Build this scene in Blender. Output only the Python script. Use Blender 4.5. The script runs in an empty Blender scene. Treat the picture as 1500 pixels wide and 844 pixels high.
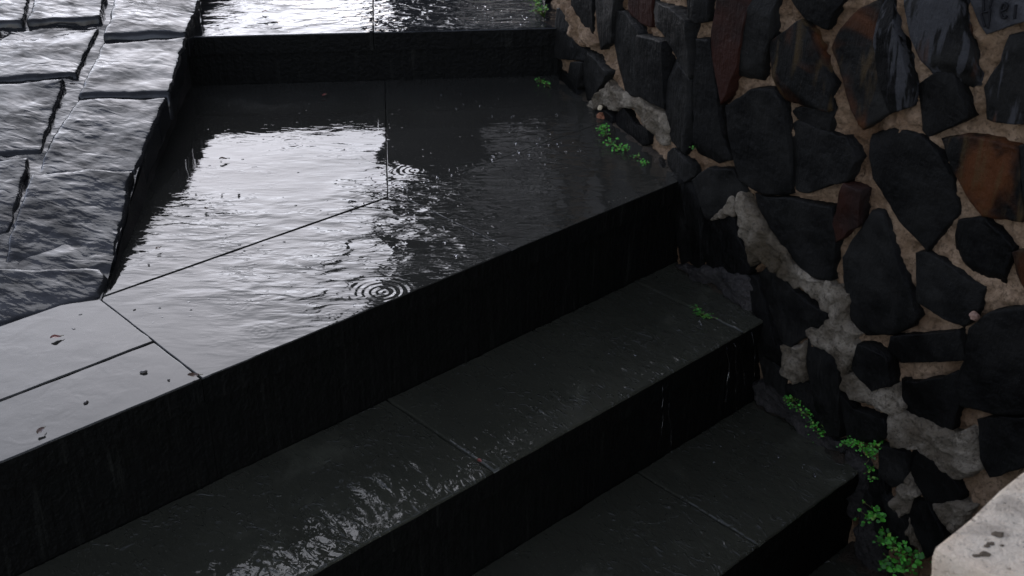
import bpy, bmesh, math, random
from mathutils import Vector, noise as mnoise
random.seed(11)
R = math.radians
# ------------------------------------------------------------------ camera, sky, sun, exposure
scene = bpy.context.scene
C = scene.collection
CAM_H = 0.9835
PITCH, ROLL, FPX = 0.49883, -0.00507, 1754.14          # focal length in pixels of the 1500 px wide photograph
cam_d = bpy.data.cameras.new('camera'); cam = bpy.data.objects.new('camera', cam_d); C.objects.link(cam)
cam_d.sensor_width = 36.0; cam_d.lens = FPX / 1500 * 36; cam_d.clip_start = 0.02; cam_d.clip_end = 400
cam.location = (0, 0, CAM_H)
import mathutils
fw = Vector((0, math.cos(PITCH), -math.sin(PITCH))); dn = Vector((0, -math.sin(PITCH), -math.cos(PITCH))); rt = Vector((1, 0, 0))
c_, s_ = math.cos(ROLL), math.sin(ROLL)
rt_i = rt * c_ + dn * s_; dn_i = -rt * s_ + dn * c_      # image right / image down in the world
m3 = mathutils.Matrix((rt_i, -dn_i, -fw)).transposed()
cam.rotation_euler = m3.to_euler()
cam_d.dof.use_dof = True; cam_d.dof.focus_distance = 2.25; cam_d.dof.aperture_fstop = 11
scene.camera = cam
SUN_AZ, SUN_EL = R(-15), R(27)                          # azimuth from +Y, positive to the right
world = bpy.data.worlds.new('World'); scene.world = world; world.use_nodes = True
wn = world.node_tree; wn.nodes.clear()
sky = wn.nodes.new('ShaderNodeTexSky'); sky.sky_type = 'NISHITA'; sky.sun_disc = False
sky.sun_elevation = SUN_EL; sky.sun_rotation = SUN_AZ; sky.air_density = 1.0; sky.dust_density = 0.45; sky.ozone_density = 1.0
hs = wn.nodes.new('ShaderNodeHueSaturation'); hs.inputs['Saturation'].default_value = 0.42
bg = wn.nodes.new('ShaderNodeBackground'); bg.inputs['Strength'].default_value = 0.15
wo = wn.nodes.new('ShaderNodeOutputWorld')
wn.links.new(sky.outputs[0], hs.inputs['Color']); tint = wn.nodes.new('ShaderNodeMix'); tint.data_type = 'RGBA'; tint.blend_type = 'MULTIPLY'; tint.inputs[0].default_value = 1.0
tint.inputs[7].default_value = (.94, .95, 1.09, 1)       # the cool grey of the rain cloud
wn.links.new(hs.outputs[0], tint.inputs[6]); wn.links.new(tint.outputs[2], bg.inputs['Color']); wn.links.new(bg.outputs[0], wo.inputs[0])
sun_d = bpy.data.lights.new('sun', 'SUN'); sun_d.energy = 0.5; sun_d.angle = R(50); sun_d.color = (1, .99, .97)
sun = bpy.data.objects.new('sun', sun_d); C.objects.link(sun); sun.location = (-3, 3, 6)
sdir = Vector((math.sin(SUN_AZ) * math.cos(SUN_EL), math.cos(SUN_AZ) * math.cos(SUN_EL), math.sin(SUN_EL)))
sun.rotation_euler = sdir.to_track_quat('Z', 'Y').to_euler()
vs = scene.view_settings; vs.view_transform = 'Standard'; vs.look = 'None'; vs.gamma = 1.0; vs.use_curve_mapping = False
vs.exposure = 1.0
scene.cycles.max_bounces = 6; scene.cycles.diffuse_bounces = 3; scene.cycles.glossy_bounces = 4

# ------------------------------------------------------------------ helpers
def ray(px):
    return rt_i * (px[0] - 750) + dn_i * (px[1] - 422) + fw * FPX
def at(px, z):
    d = ray(px); t = (z - CAM_H) / d.z
    return Vector((d.x * t, d.y * t, z))
def fbm(x, y, z=0.0, oct=3):
    v = 0; a = 1; f = 1
    for _ in range(oct):
        v += a * mnoise.noise(Vector((x * f + 7.3, y * f - 3.1, z * f + 1.7))); a *= .5; f *= 2.1
    return v
def obj(name, verts, faces, mat, parent=None, smooth=True):
    me = bpy.data.meshes.new(name); me.from_pydata([tuple(v) for v in verts], [], faces); me.update()
    if isinstance(mat, (list, tuple)):
        for q in mat: me.materials.append(q)
    else: me.materials.append(mat)
    if smooth: me.polygons.foreach_set('use_smooth', [True] * len(me.polygons))
    o = bpy.data.objects.new(name, me); C.objects.link(o)
    if parent: o.parent = parent
    return o
def tag(o, label=None, cat=None, group=None, kind=None):
    if label: o['label'] = label
    if cat: o['category'] = cat
    if group: o['group'] = group
    if kind: o['kind'] = kind
    return o
def thing(name, label, cat, group=None):
    return tag(bpy.data.objects.new(name, None), label, cat, group) if False else _empty(name, label, cat, group)
def _empty(name, label, cat, group):
    o = bpy.data.objects.new(name, None); C.objects.link(o); o.empty_display_size = .05
    return tag(o, label, cat, group)
class MB:
    def __init__(s): s.v = []; s.f = []
    def add(s, vs, fs):
        b = len(s.v); s.v += [Vector(v) for v in vs]; s.f += [tuple(i + b for i in q) for q in fs]
    def prism(s, poly, z0, z1):
        n = len(poly)
        s.add([(p[0], p[1], z0) for p in poly] + [(p[0], p[1], z1) for p in poly],
              [tuple(range(n - 1, -1, -1)), tuple(range(n, 2 * n))] + [(i, (i + 1) % n, n + (i + 1) % n, n + i) for i in range(n)])
    def tube(s, pts, r, seg=6):
        rings = []; vs = []
        for i, p in enumerate(pts):
            d = (Vector(pts[min(i + 1, len(pts) - 1)]) - Vector(pts[max(i - 1, 0)])).normalized()
            q = d.to_track_quat('Z', 'Y'); rr = r[i] if isinstance(r, (list, tuple)) else r
            for k in range(seg):
                a = 2 * math.pi * k / seg
                vs.append(Vector(p) + q @ Vector((math.cos(a) * rr, math.sin(a) * rr, 0)))
        n = len(pts); fs = [(i * seg + k, i * seg + (k + 1) % seg, (i + 1) * seg + (k + 1) % seg, (i + 1) * seg + k) for i in range(n - 1) for k in range(seg)]
        fs += [tuple(range(seg - 1, -1, -1)), tuple(range((n - 1) * seg, n * seg))]
        s.add(vs, fs)
    def build(s, name, mat, parent=None, smooth=True): return obj(name, s.v, s.f, mat, parent, smooth)
def area2(p): return sum(p[i][0] * p[(i + 1) % len(p)][1] - p[(i + 1) % len(p)][0] * p[i][1] for i in range(len(p)))
def ccw(p):
    p = [Vector((q[0], q[1])) for q in p]
    return p if area2(p) > 0 else p[::-1]
def resample(poly, step, jit=0.0, seed=0.0, chaikin=0):
    p = ccw(poly)
    for _ in range(chaikin):
        q = []
        for i in range(len(p)):
            a, b = p[i], p[(i + 1) % len(p)]
            q += [a.lerp(b, .14), a.lerp(b, .86)]
        p = q
    out = []
    for i in range(len(p)):
        a, b = p[i], p[(i + 1) % len(p)]; n = max(1, round((b - a).length / step))
        for k in range(n): out.append(a.lerp(b, k / n))
    if jit:
        n = len(out); res = []
        for i in range(n):
            d = (out[(i + 1) % n] - out[i - 1]).normalized(); nn = Vector((d.y, -d.x))
            j = jit * (fbm(out[i].x * 28, out[i].y * 28, seed, 3))
            res.append(out[i] + nn * j)
        out = res
    return out
def inset(p, d):
    n = len(p); out = []
    for i in range(n):
        e1 = (p[i] - p[i - 1]).normalized(); e2 = (p[(i + 1) % n] - p[i]).normalized()
        n1 = Vector((-e1.y, e1.x)); n2 = Vector((-e2.y, e2.x)); m = n1 + n2
        m = m / max(.35, m.dot(n1)) if m.length > 1e-6 else n1
        out.append(p[i] + m * d)
    return out

# ------------------------------------------------------------------ materials
class NT:
    def __init__(s, name):
        s.m = bpy.data.materials.new(name); s.m.use_nodes = True; s.t = s.m.node_tree; s.t.nodes.clear()
        s.out = s.n('ShaderNodeOutputMaterial'); s.p = s.n('ShaderNodeBsdfPrincipled'); s.l(s.p.outputs[0], s.out.inputs['Surface'])
        s.co = s.n('ShaderNodeTexCoord').outputs['Object']
    def n(s, t): return s.t.nodes.new(t)
    def l(s, a, b): s.t.links.new(a, b)
    def put(s, sock, v):
        if hasattr(v, 'is_linked') or hasattr(v, 'links'): s.l(v, sock)
        else: sock.default_value = v
    def math(s, op, a, b=None, c=None):
        q = s.n('ShaderNodeMath'); q.operation = op; s.put(q.inputs[0], a)
        if b is not None: s.put(q.inputs[1], b)
        if c is not None: s.put(q.inputs[2], c)
        return q.outputs[0]
    def mapping(s, scale=(1, 1, 1), rot=(0, 0, 0), loc=(0, 0, 0)):
        q = s.n('ShaderNodeMapping'); s.l(s.co, q.inputs[0]); q.inputs['Scale'].default_value = scale; q.inputs['Rotation'].default_value = rot; q.inputs['Location'].default_value = loc
        return q.outputs[0]
    def noise(s, scale, detail=3, vec=None, rough=.55, dist=0.0):
        q = s.n('ShaderNodeTexNoise'); q.inputs['Scale'].default_value = scale; q.inputs['Detail'].default_value = detail
        q.inputs['Roughness'].default_value = rough; q.inputs['Distortion'].default_value = dist; s.l(vec or s.co, q.inputs['Vector'])
        return q.outputs['Fac']
    def vor(s, scale, vec=None, feature='F1'):
        q = s.n('ShaderNodeTexVoronoi'); q.feature = feature; q.inputs['Scale'].default_value = scale; s.l(vec or s.co, q.inputs['Vector'])
        return q.outputs['Distance']
    def ramp(s, fac, a, b, lo=0.0, hi=1.0, smooth=True):
        q = s.n('ShaderNodeMapRange'); q.interpolation_type = 'SMOOTHSTEP' if smooth else 'LINEAR'
        s.put(q.inputs['Value'], fac); q.inputs['From Min'].default_value = a; q.inputs['From Max'].default_value = b
        q.inputs['To Min'].default_value = lo; q.inputs['To Max'].default_value = hi
        return q.outputs['Result']
    def mix(s, fac, a, b):
        q = s.n('ShaderNodeMix'); q.data_type = 'RGBA'; s.put(q.inputs[0], fac)
        s.put(q.inputs[6], a if not isinstance(a, tuple) else (*a, 1)); s.put(q.inputs[7], b if not isinstance(b, tuple) else (*b, 1))
        return q.outputs[2]
    def bump(s, h, dist=1.0, strength=1.0, normal=None):
        q = s.n('ShaderNodeBump'); q.inputs['Strength'].default_value = strength; q.inputs['Distance'].default_value = dist
        s.l(h, q.inputs['Height'])
        if normal: s.l(normal, q.inputs['Normal'])
        return q.outputs[0]
    def sep(s):
        q = s.n('ShaderNodeSeparateXYZ'); s.l(s.co, q.inputs[0]); return q.outputs

def wet_paving(name, col_a, col_b, film_lo, film_hi, amp, rings=(), calm=None, swirl=None, stretch=(1, 1), rough=.34, film_min=0.0, rot=0.0, drops=0.0, glint=0.0, broad=.0055):
    """wet dark stone: grainy base under a film of running water (the coat), with ripples and rain rings"""
    t = NT(name); p = t.p
    grain = t.noise(900, 2); blot = t.noise(7, 5)
    col = t.mix(t.math('ADD', t.math('MULTIPLY', t.noise(420, 3, rough=.7), .6), t.math('MULTIPLY', blot, .4)), tuple(c * .5 for c in col_a), tuple(c * 1.25 for c in col_b))
    col = t.mix(t.math('MULTIPLY', t.ramp(t.noise(260, 2), .66, .74), .7), col, tuple(min(.2, c * 2.8) for c in col_b))
    col = t.mix(t.math('MULTIPLY', t.ramp(t.noise(4.2, 6, rough=.65, dist=.4), .56, .70), .5), col, tuple(c * 1.7 for c in col_b))
    t.l(col, p.inputs['Base Color'])
    p.inputs['Specular IOR Level'].default_value = 0.0
    t.l(t.ramp(t.noise(14, 4), .35, .7, rough - .02, rough + .2), p.inputs['Roughness'])
    t.l(t.bump(t.math('ADD', grain, t.math('MULTIPLY', t.noise(120, 4), 1.6)), .0006), p.inputs['Normal'])
    x, y, _ = t.sep(); cr, sr = math.cos(rot), math.sin(rot)
    cb = t.n('ShaderNodeCombineXYZ')
    t.l(t.math('MULTIPLY', t.math('ADD', t.math('MULTIPLY', x, cr), t.math('MULTIPLY', y, sr)), stretch[0]), cb.inputs[0])
    t.l(t.math('MULTIPLY', t.math('SUBTRACT', t.math('MULTIPLY', y, cr), t.math('MULTIPLY', x, sr)), stretch[1]), cb.inputs[1])
    v = cb.outputs[0]
    h = t.math('ADD', t.math('MULTIPLY', t.noise(30, 1, v, dist=.7), .0046), t.math('MULTIPLY', t.noise(85, 2, v, dist=.4), .0013))
    h = t.math('ADD', h, t.math('MULTIPLY', t.noise(11, 1, v, dist=1.0), broad))
    mask = t.ramp(t.noise(3.2, 3), .36, .62, .25, 1.0)
    x, y, _ = t.sep()
    if calm:                                            # (axis point, direction, from, to): calmer water at one end
        x, y, _ = t.sep()
        d = t.math('ADD', t.math('MULTIPLY', x, calm[0]), t.math('MULTIPLY', y, calm[1]))
        mask = t.math('MULTIPLY', mask, t.ramp(d, calm[2], calm[3], calm[4], 1.0))
    if swirl:                                           # water churned where the streams meet, calm away from there
        q = t.n('ShaderNodeVectorMath'); q.operation = 'DISTANCE'; t.l(t.co, q.inputs[0]); q.inputs[1].default_value = (swirl[0], swirl[1], 0)
        mask = t.math('MULTIPLY', mask, t.math('MAXIMUM', t.ramp(q.outputs['Value'], swirl[2], swirl[3], 1.0, swirl[4]), t.ramp(x, -.18, .0, 0, .4)))
    h = t.math('MULTIPLY', t.math('MULTIPLY', h, mask), amp)
    for (rx, ry, rad, k, a) in rings:                   # rain rings and wavelets
        q = t.n('ShaderNodeVectorMath'); q.operation = 'DISTANCE'; t.l(t.co, q.inputs[0]); q.inputs[1].default_value = (rx, ry, 0)
        d = q.outputs['Value']
        w = t.math('COSINE', t.math('MULTIPLY', d, k))
        h = t.math('ADD', h, t.math('MULTIPLY', t.math('MULTIPLY', w, t.ramp(d, rad * .15, rad, 1, 0)), a))
    if glint:                                           # short steep wavelets in the running film
        g = t.math('MULTIPLY', t.ramp(t.noise(44, 1, v, dist=1.4), .54, .68), t.ramp(t.noise(6, 3), .44, .60, .12, 1))
        h = t.math('ADD', h, t.math('MULTIPLY', t.math('MULTIPLY', g, mask) if swirl else g, glint))
    if drops:
        vd = t.vor(48, None)
        sp = t.math('MULTIPLY', t.ramp(vd, .03, .16, 1, 0), t.ramp(t.noise(9, 2), .5, .66))
        h = t.math('ADD', h, t.math('MULTIPLY', sp, drops))
    t.l(t.bump(h, 1.0), p.inputs['Coat Normal'])
    p.inputs['Coat IOR'].default_value = 1.35; p.inputs['Coat Roughness'].default_value = .015
    film = t.ramp(t.math('ADD', t.math('MULTIPLY', t.noise(9, 5, v, dist=.8), .75), t.math('MULTIPLY', t.noise(48, 2, v), .25)), film_lo, film_hi, film_min, 1.0)
    t.l(film, p.inputs['Coat Weight'])
    return t.m

def plain(name, col, rough=.6, spec=.4, var=.35, scale=30, bump=0.0, bscale=80, coat=0.0):
    t = NT(name); p = t.p
    d = tuple(c * (1 - var) for c in col); b = tuple(min(1, c * (1 + var)) for c in col)
    t.l(t.mix(t.noise(scale, 5), d, b), p.inputs['Base Color'])
    p.inputs['Roughness'].default_value = rough; p.inputs['Specular IOR Level'].default_value = spec
    p.inputs['Coat Weight'].default_value = coat; p.inputs['Coat Roughness'].default_value = .08
    if bump: t.l(t.bump(t.noise(bscale, 6, rough=.65), bump), p.inputs['Normal'])
    return t.m

def slate(name, kind):
    t = NT(name); p = t.p; oi = t.n('ShaderNodeObjectInfo').outputs['Random']
    q = t.n('ShaderNodeVectorMath'); q.operation = 'ADD'; t.l(t.co, q.inputs[0])
    cb = t.n('ShaderNodeCombineXYZ'); t.l(t.math('MULTIPLY', oi, 37.0), cb.inputs[0]); t.l(t.math('MULTIPLY', oi, 19.0), cb.inputs[2]); t.l(cb.outputs[0], q.inputs[1])
    v = q.outputs[0]
    st = t.n('ShaderNodeMapping'); t.l(v, st.inputs[0]); st.inputs['Scale'].default_value = (3.2, 3.2, .55)
    sv = st.outputs[0]
    n1 = t.noise(12, 6, v, .62); n2 = t.noise(9, 4, sv, .6)
    col = t.mix(t.ramp(n1, .3, .75), (.0030, .0029, .0025), (.0125, .0120, .0105))
    q2 = t.n('ShaderNodeVectorMath'); q2.operation = 'SCALE'; t.l(col, q2.inputs[0]); t.l(t.math('ADD', .55, t.math('MULTIPLY', oi, .9)), q2.inputs['Scale']); col = q2.outputs[0]
    if kind == 'rust':
        col = t.mix(t.math('MULTIPLY', t.ramp(t.noise(7, 4, v, dist=.7), .44, .62), .9), col, (.068, .024, .0085))
        col = t.mix(t.math('MULTIPLY', t.ramp(t.noise(16, 4, sv), .5, .68), .6), col, (.055, .036, .015))
    if kind == 'red':
        col = t.mix(t.math('MULTIPLY', t.ramp(t.noise(5, 4, v, dist=.4), .34, .6), .85), col, (.027, .0095, .006))
    if kind == 'grey': col = t.mix(t.ramp(n1, .35, .65), (.024, .024, .025), (.052, .052, .054))
    if kind == 'streaky':
        col = t.mix(t.ramp(n2, .47, .53), col, (.034, .034, .035))
        col = t.mix(t.math('MULTIPLY', t.ramp(t.noise(6, 3, sv, dist=.3), .57, .66), .8), col, (.055, .022, .010))
    t.l(col, p.inputs['Base Color'])
    t.l(t.ramp(n1, .3, .7, .38, .62), p.inputs['Roughness']); p.inputs['Specular IOR Level'].default_value = .07
    lay = t.n('ShaderNodeMapping'); t.l(v, lay.inputs[0]); lay.inputs['Scale'].default_value = (1, 1, 1); lay.inputs['Rotation'].default_value = (.3, .5, .2)
    hh = t.math('ADD', t.math('MULTIPLY', t.noise(26, 8, v, .66), .010), t.math('MULTIPLY', t.noise(40, 4, sv), .004))
    t.l(t.bump(hh, 1.0, .8), p.inputs['Normal'])
    return t.m

def mortar_mat(name, a, b, c):
    t = NT(name); p = t.p
    n1 = t.noise(16, 5); n2 = t.noise(110, 6, rough=.78); n3 = t.noise(5, 3)
    col = t.mix(t.ramp(n1, .3, .7), a, b)
    col = t.mix(t.ramp(n3, .45, .66), col, c)
    col = t.mix(t.math('MULTIPLY', t.ramp(n2, .50, .64), .7), col, tuple(x * .35 for x in a))
    t.l(col, p.inputs['Base Color']); p.inputs['Roughness'].default_value = .8; p.inputs['Specular IOR Level'].default_value = .25
    hh = t.math('ADD', t.math('MULTIPLY', t.noise(80, 7, rough=.75), .010), t.math('MULTIPLY', t.vor(150), .003))
    t.l(t.bump(hh, 1.0), p.inputs['Normal'])
    return t.m

def ringpx(px, z, rad, k, a):
    a *= .7 if a > .0004 else .38
    p = at(px, z); return (p.x, p.y, rad, k, a)
land_rings = [ringpx((560, 428), 0, .075, 520, .00045), ringpx((385, 487), 0, .05, 620, .0002), ringpx((490, 362), 0, .055, 560, .0003),
              ringpx((455, 311), 0, .05, 560, .0002), ringpx((427, 211), 0, .05, 560, .00018), ringpx((480, 460), 0, .04, 600, .0002),
              ringpx((606, 250), 0, .06, 520, .0003)]
M = {}
M['landing'] = wet_paving('wet_landing_stone', (.012, .0117, .0098), (.038, .037, .031), .18, .34, .95, land_rings, glint=.0007, swirl=(*at((530, 345), 0).xy, .14, .55, .12), stretch=(.50, 1.25), drops=.0009)
M['landing_low'] = wet_paving('wet_landing_kerb', (.012, .0117, .0098), (.038, .037, .031), .16, .30, .12)
M['upper'] = wet_paving('wet_upper_step', (.010, .0105, .0105), (.024, .025, .025), .22, .52, 1.3, calm=(1, .1, -.5, .3, .6), stretch=(.7, 1.2), drops=.0014)
M['tread'] = wet_paving('wet_tread_stone', (.018, .018, .0132), (.048, .048, .0345), .40, .47, 1.2, glint=.0029, stretch=(1.25, .72), film_min=.5, rot=R(90 - 46.96 - 8), drops=.0018)
t = NT('shade_toned_riser'); st = t.mapping((9, 9, .7)); p = t.p
col = t.mix(t.noise(60, 5), (.0022, .0022, .0018), (.0066, .0065, .0054))  # shade of the risers painted into this near-black stone colour
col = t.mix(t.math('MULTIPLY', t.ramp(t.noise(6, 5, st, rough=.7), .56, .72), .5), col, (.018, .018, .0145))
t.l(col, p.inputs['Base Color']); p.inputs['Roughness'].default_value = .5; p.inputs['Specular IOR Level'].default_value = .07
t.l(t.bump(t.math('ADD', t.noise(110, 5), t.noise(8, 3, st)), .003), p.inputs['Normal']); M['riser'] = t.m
M['cobble'] = wet_paving('wet_cobble', (.008, .0082, .0085), (.024, .024, .024), .33, .58, .62, stretch=(.7, 1.5), film_min=.3, rot=R(-20))
M['dark_mortar'] = mortar_mat('wet_dark_mortar', (.012, .011, .010), (.03, .027, .023), (.05, .045, .04))
M['mortar'] = mortar_mat('tan_mortar', (.21, .133, .073), (.35, .242, .150), (.11, .060, .028))
M['pale_mortar'] = mortar_mat('grey_mortar', (.10, .078, .050), (.27, .232, .172), (.058, .043, .023))
M['slate'] = slate('slate', 'dark'); M['rust'] = slate('rust_slate', 'rust'); M['red'] = slate('red_slate', 'red'); M['streaky'] = slate('streaky_slate', 'streaky'); M['grey'] = slate('grey_slate', 'grey')
M['soil'] = plain('wet_soil', (.02, .018, .014), .8, .2, .4, 12, .01, 40)
M['leaf'] = plain('weed_leaf', (.05, .26, .018), .5, .3, .6, 45)
M['leaf_b'] = plain('weed_leaf_yellow', (.12, .25, .03), .5, .35, .4, 60)
M['leaf_d'] = plain('weed_leaf_dark', (.028, .13, .014), .5, .3, .5, 60)
M['stem'] = plain('weed_stem', (.10, .09, .035), .6, .3, .3, 60)
M['dead_leaf'] = plain('dead_leaf', (.07, .035, .018), .45, .4, .5, 90, coat=.3)
M['red_leaf'] = plain('red_leaf', (.16, .035, .022), .45, .4, .4, 90, coat=.3)
M['pebble'] = plain('pebble', (.06, .05, .04), .5, .4, .5, 120, .002, 200, coat=.4)
M['tree_leaf'] = plain('tree_leaf', (.028, .050, .016), .5, .35, .4, 5)
M['bark'] = plain('bark', (.06, .045, .03), .85, .2, .4, 12, .02, 30)
M['render'] = plain('dark_render', (.035, .033, .031), .85, .2, .3, 3, .01, 20)
M['tile'] = plain('roof_tile', (.05, .025, .018), .8, .2, .3, 6, .01, 20)
M['glass'] = plain('dark_window', (.01, .011, .012), .08, .5, .1, 3)
M['frame'] = plain('window_frame', (.10, .09, .08), .6, .3, .2, 6)
M['ink'] = plain('dark_scratch', (.004, .004, .005), .7, .2, .2, 60)
M['marks'] = plain('lichen_dark', (.11, .085, .058), .85, .2, .8, 180)

# ------------------------------------------------------------------ stair frame (plan)
AZ = R(46.96)
a_ = Vector((math.sin(AZ), math.cos(AZ))); n_ = Vector((-a_.y, a_.x))
AZ2 = R(-5.92)
c_dir = Vector((math.sin(AZ2), math.cos(AZ2))); d_dir = Vector((c_dir.y, -c_dir.x))
RISE, C1, GO, STRIP, C2, R1 = .20, 1.425, .271, .337, 2.897, .128
NOSE, THICK = .014, .046
def un(u, n): return a_ * u + n_ * n
def cd(d, c): return d_dir * d + c_dir * c
def uof(p): return a_.dot(Vector((p[0], p[1])))
def nof(p): return n_.dot(Vector((p[0], p[1])))
WALL = [Vector(q) + Vector((.016, .007)) for q in [(-.40, 7.9), (.112, 2.93), (.35, 2.27), (.495, 2.064), (.67, 1.824), (.957, 1.414), (1.50, .64)]]
WL = [0.0]
for i in range(len(WALL) - 1): WL.append(WL[-1] + (WALL[i + 1] - WALL[i]).length)
WN = []
for i in range(len(WALL) - 1):
    d = (WALL[i + 1] - WALL[i]).normalized(); WN.append(Vector((d.y, -d.x)))          # towards the stairs
WN = [w if w.dot(Vector((-1, -.3))) > 0 else -w for w in WN]
def wall_frame(s):
    i = max(k for k in range(len(WALL) - 1) if k == 0 or WL[k] <= s)
    t = (s - WL[i]) / (WL[i + 1] - WL[i]); p = WALL[i].lerp(WALL[i + 1], t)
    n = WN[i].copy()
    e = .05
    if s - WL[i] < e and i > 0: n = WN[i - 1].lerp(WN[i], .5 + .5 * (s - WL[i]) / e)
    elif WL[i + 1] - s < e and i + 1 < len(WN): n = WN[i].lerp(WN[i + 1], .5 - .5 * (WL[i + 1] - s) / e)
    return p, n.normalized()
def wpt(s, z, h):
    p, n = wall_frame(s); return Vector((p.x + n.x * h, p.y + n.y * h, z))
def wall_sz(px, h=.018):
    d = ray(px); best = None
    for i in range(len(WALL) - 1):
        p0 = WALL[i] + WN[i] * h; n = WN[i]; den = n.x * d.x + n.y * d.y
        if abs(den) < 1e-9: continue
        k = (n.x * p0.x + n.y * p0.y) / den
        if k <= 0: continue
        q = Vector((d.x * k, d.y * k)); e = (WALL[i + 1] - WALL[i]).normalized(); s = (q - p0).dot(e); L = WL[i + 1] - WL[i]
        over = max(0, -s, s - L)
        if best is None or over < best[0] - 1e-6 or (abs(over - best[0]) < 1e-6 and k < best[3]):
            best = (over, WL[i] + min(max(s, -.02), L + .02), CAM_H + d.z * k, k)
    return Vector((best[1], best[2]))
def wall_u(n):                                           # u where the line n = const meets the wall
    for i in range(len(WALL) - 1):
        a, b = nof(WALL[i]), nof(WALL[i + 1])
        if (a - n) * (b - n) <= 0: return uof(WALL[i].lerp(WALL[i + 1], (n - a) / (b - a)))
    return 1.6
def wall_d(c):
    for i in range(len(WALL) - 1):
        a, b = c_dir.dot(WALL[i]), c_dir.dot(WALL[i + 1])
        if (a - c) * (b - c) <= 0: return d_dir.dot(WALL[i].lerp(WALL[i + 1], (c - a) / (b - a)))
    return .2

def slab(name, poly, z, mat, parent, thick=THICK, gap=.0006, bev=.0022, seed=0.0, jit=.0012):
    p = resample([Vector((q[0], q[1])) for q in poly], .02, jit, seed)
    p = inset(p, gap); rings = []
    for (o, dz) in ((0, -thick), (0, -bev), (bev * .12, -bev * .55), (bev * .4, -bev * .2), (bev, 0)):
        rings.append([(q.x, q.y, z + dz) for q in inset(p, o)])
    n = len(p); vs = [v for r in rings for v in r]; fs = []
    for r in range(len(rings) - 1): fs += [(r * n + i, r * n + (i + 1) % n, (r + 1) * n + (i + 1) % n, (r + 1) * n + i) for i in range(n)]
    fs.append(tuple(range((len(rings) - 1) * n, len(rings) * n)))
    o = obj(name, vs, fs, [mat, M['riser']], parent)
    for k in range(n): o.data.polygons[k].material_index = 1  # slab sides share the riser colour with its painted-in shade
    o.data.polygons[len(fs) - 1].use_smooth = False
    for k in range(n): o.data.polygons[k].use_smooth = False
    return o
def face_box(name, p0, p1, z0, z1, depth, mat, parent, nrm):
    """a riser: front face from p0 to p1 facing nrm"""
    b = MB(); q = [p0, p1, p1 - nrm * depth, p0 - nrm * depth]
    b.prism(ccw(q), z0, z1); return b.build(name, mat, parent, False)

# ------------------------------------------------------------------ ground
gm = MB(); gm.add([(-60, -60, -1.0), (60, -60, -1.0), (60, 60, -1.0), (-60, 60, -1.0)], [(0, 1, 2, 3)])
tag(gm.build('ground', M['soil'], None, False), 'dark wet ground below the stairs', 'ground', kind='structure')

# ------------------------------------------------------------------ landing
pA = at((155, 427), 0); pJ = at((150, 440), 0); pJ2 = at((292, 553), 0); pM = at((568, 283), 0); pR = at((600, 292), 0); pR2 = at((750, 368), 0)
u_l = (uof(pJ) + uof(pJ2)) / 2; u_r = (uof(pR) + uof(pR2)) / 2
n_b = C1 + STRIP
d_joint = d_dir.dot(pM.xy); d_ramp = d_dir.dot(at((225, 275), 0).xy)
c_top = C2 + .012
land = thing('stair_landing', 'dark wet paved landing at the turn, rippled water mirroring bright sky on its left', 'landing')
ulast = wall_u(C1) + .03; ublast = wall_u(n_b) + .03
slab('paving_slab', [un(u_l, C1), un(u_r, C1), un(u_r, n_b), un(u_l, n_b)], 0, M['landing'], land, seed=1, gap=.0004, bev=.0017)
slab('paving_slab', [un(u_r, C1), un(ulast, C1), un(ublast, n_b), un(u_r, n_b)], 0, M['landing'], land, seed=2, gap=.0002, bev=.0012, jit=.0004)
def cd_on_strip(d):                                      # point of the line d = const on the back of the front strip
    k = (n_b - n_.dot(d_dir * d)) / n_.dot(c_dir); return d_dir * d + c_dir * k
wl = wall_d(c_top)
slab('paving_slab', [cd_on_strip(d_ramp - .03), cd_on_strip(d_joint), cd(d_joint, c_top), cd(d_ramp - .03, c_top)], .0015, M['landing'], land, seed=3, gap=.0004, bev=.0017)
wcor = WALL[1]
slab('paving_slab', [cd_on_strip(d_joint), un(ublast, n_b), Vector(wcor) + Vector((.03, .02)), cd(d_joint, c_top)], .0, M['landing'], land, seed=4, gap=.0002, bev=.0012, jit=.0004)
n_mid = C1 + nof(at((215, 505), 0).xy) - C1
for k, (ua, ub) in enumerate([(u_l - .62, u_l), (u_l - 1.3, u_l - .62), (u_l - 2.0, u_l - 1.3)]):
    slab('paving_slab', [un(ua, C1), un(ub, C1), un(ub, n_mid), un(ua, n_mid)], 0, M['landing_low'], land, seed=10 + k)
    slab('paving_slab', [un(ua + .2 * (k > 0), n_mid), un(ub + .2 * (k < 0), n_mid), un(ub, n_b + .02), un(ua, n_b + .02)] if k == 0 else [un(ua, n_mid), un(ub, n_mid), un(ub, n_b + .02), un(ua, n_b + .02)], .0015, M['landing_low'], land, seed=20 + k)
nrm = -n_
bb = MB(); bb.prism(ccw([un(-2.2, C1 + .10), un(ulast + .05, C1 + .10), un(ublast + .05, n_b), Vector((.16, 2.93)), cd(d_ramp - .1, c_top + .05), un(-2.2, n_b + .1)]), -.98, -THICK - .001)
bb.build('bedding', M['dark_mortar'], land, False)
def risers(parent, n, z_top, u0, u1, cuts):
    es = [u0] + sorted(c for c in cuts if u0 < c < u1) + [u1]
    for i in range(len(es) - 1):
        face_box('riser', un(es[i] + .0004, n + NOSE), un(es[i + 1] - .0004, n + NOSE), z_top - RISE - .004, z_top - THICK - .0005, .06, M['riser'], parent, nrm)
risers(land, C1, 0, -2.1, ulast, [u_l + .01, u_r - .06, u_l - .62, u_l - 1.3])

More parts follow.
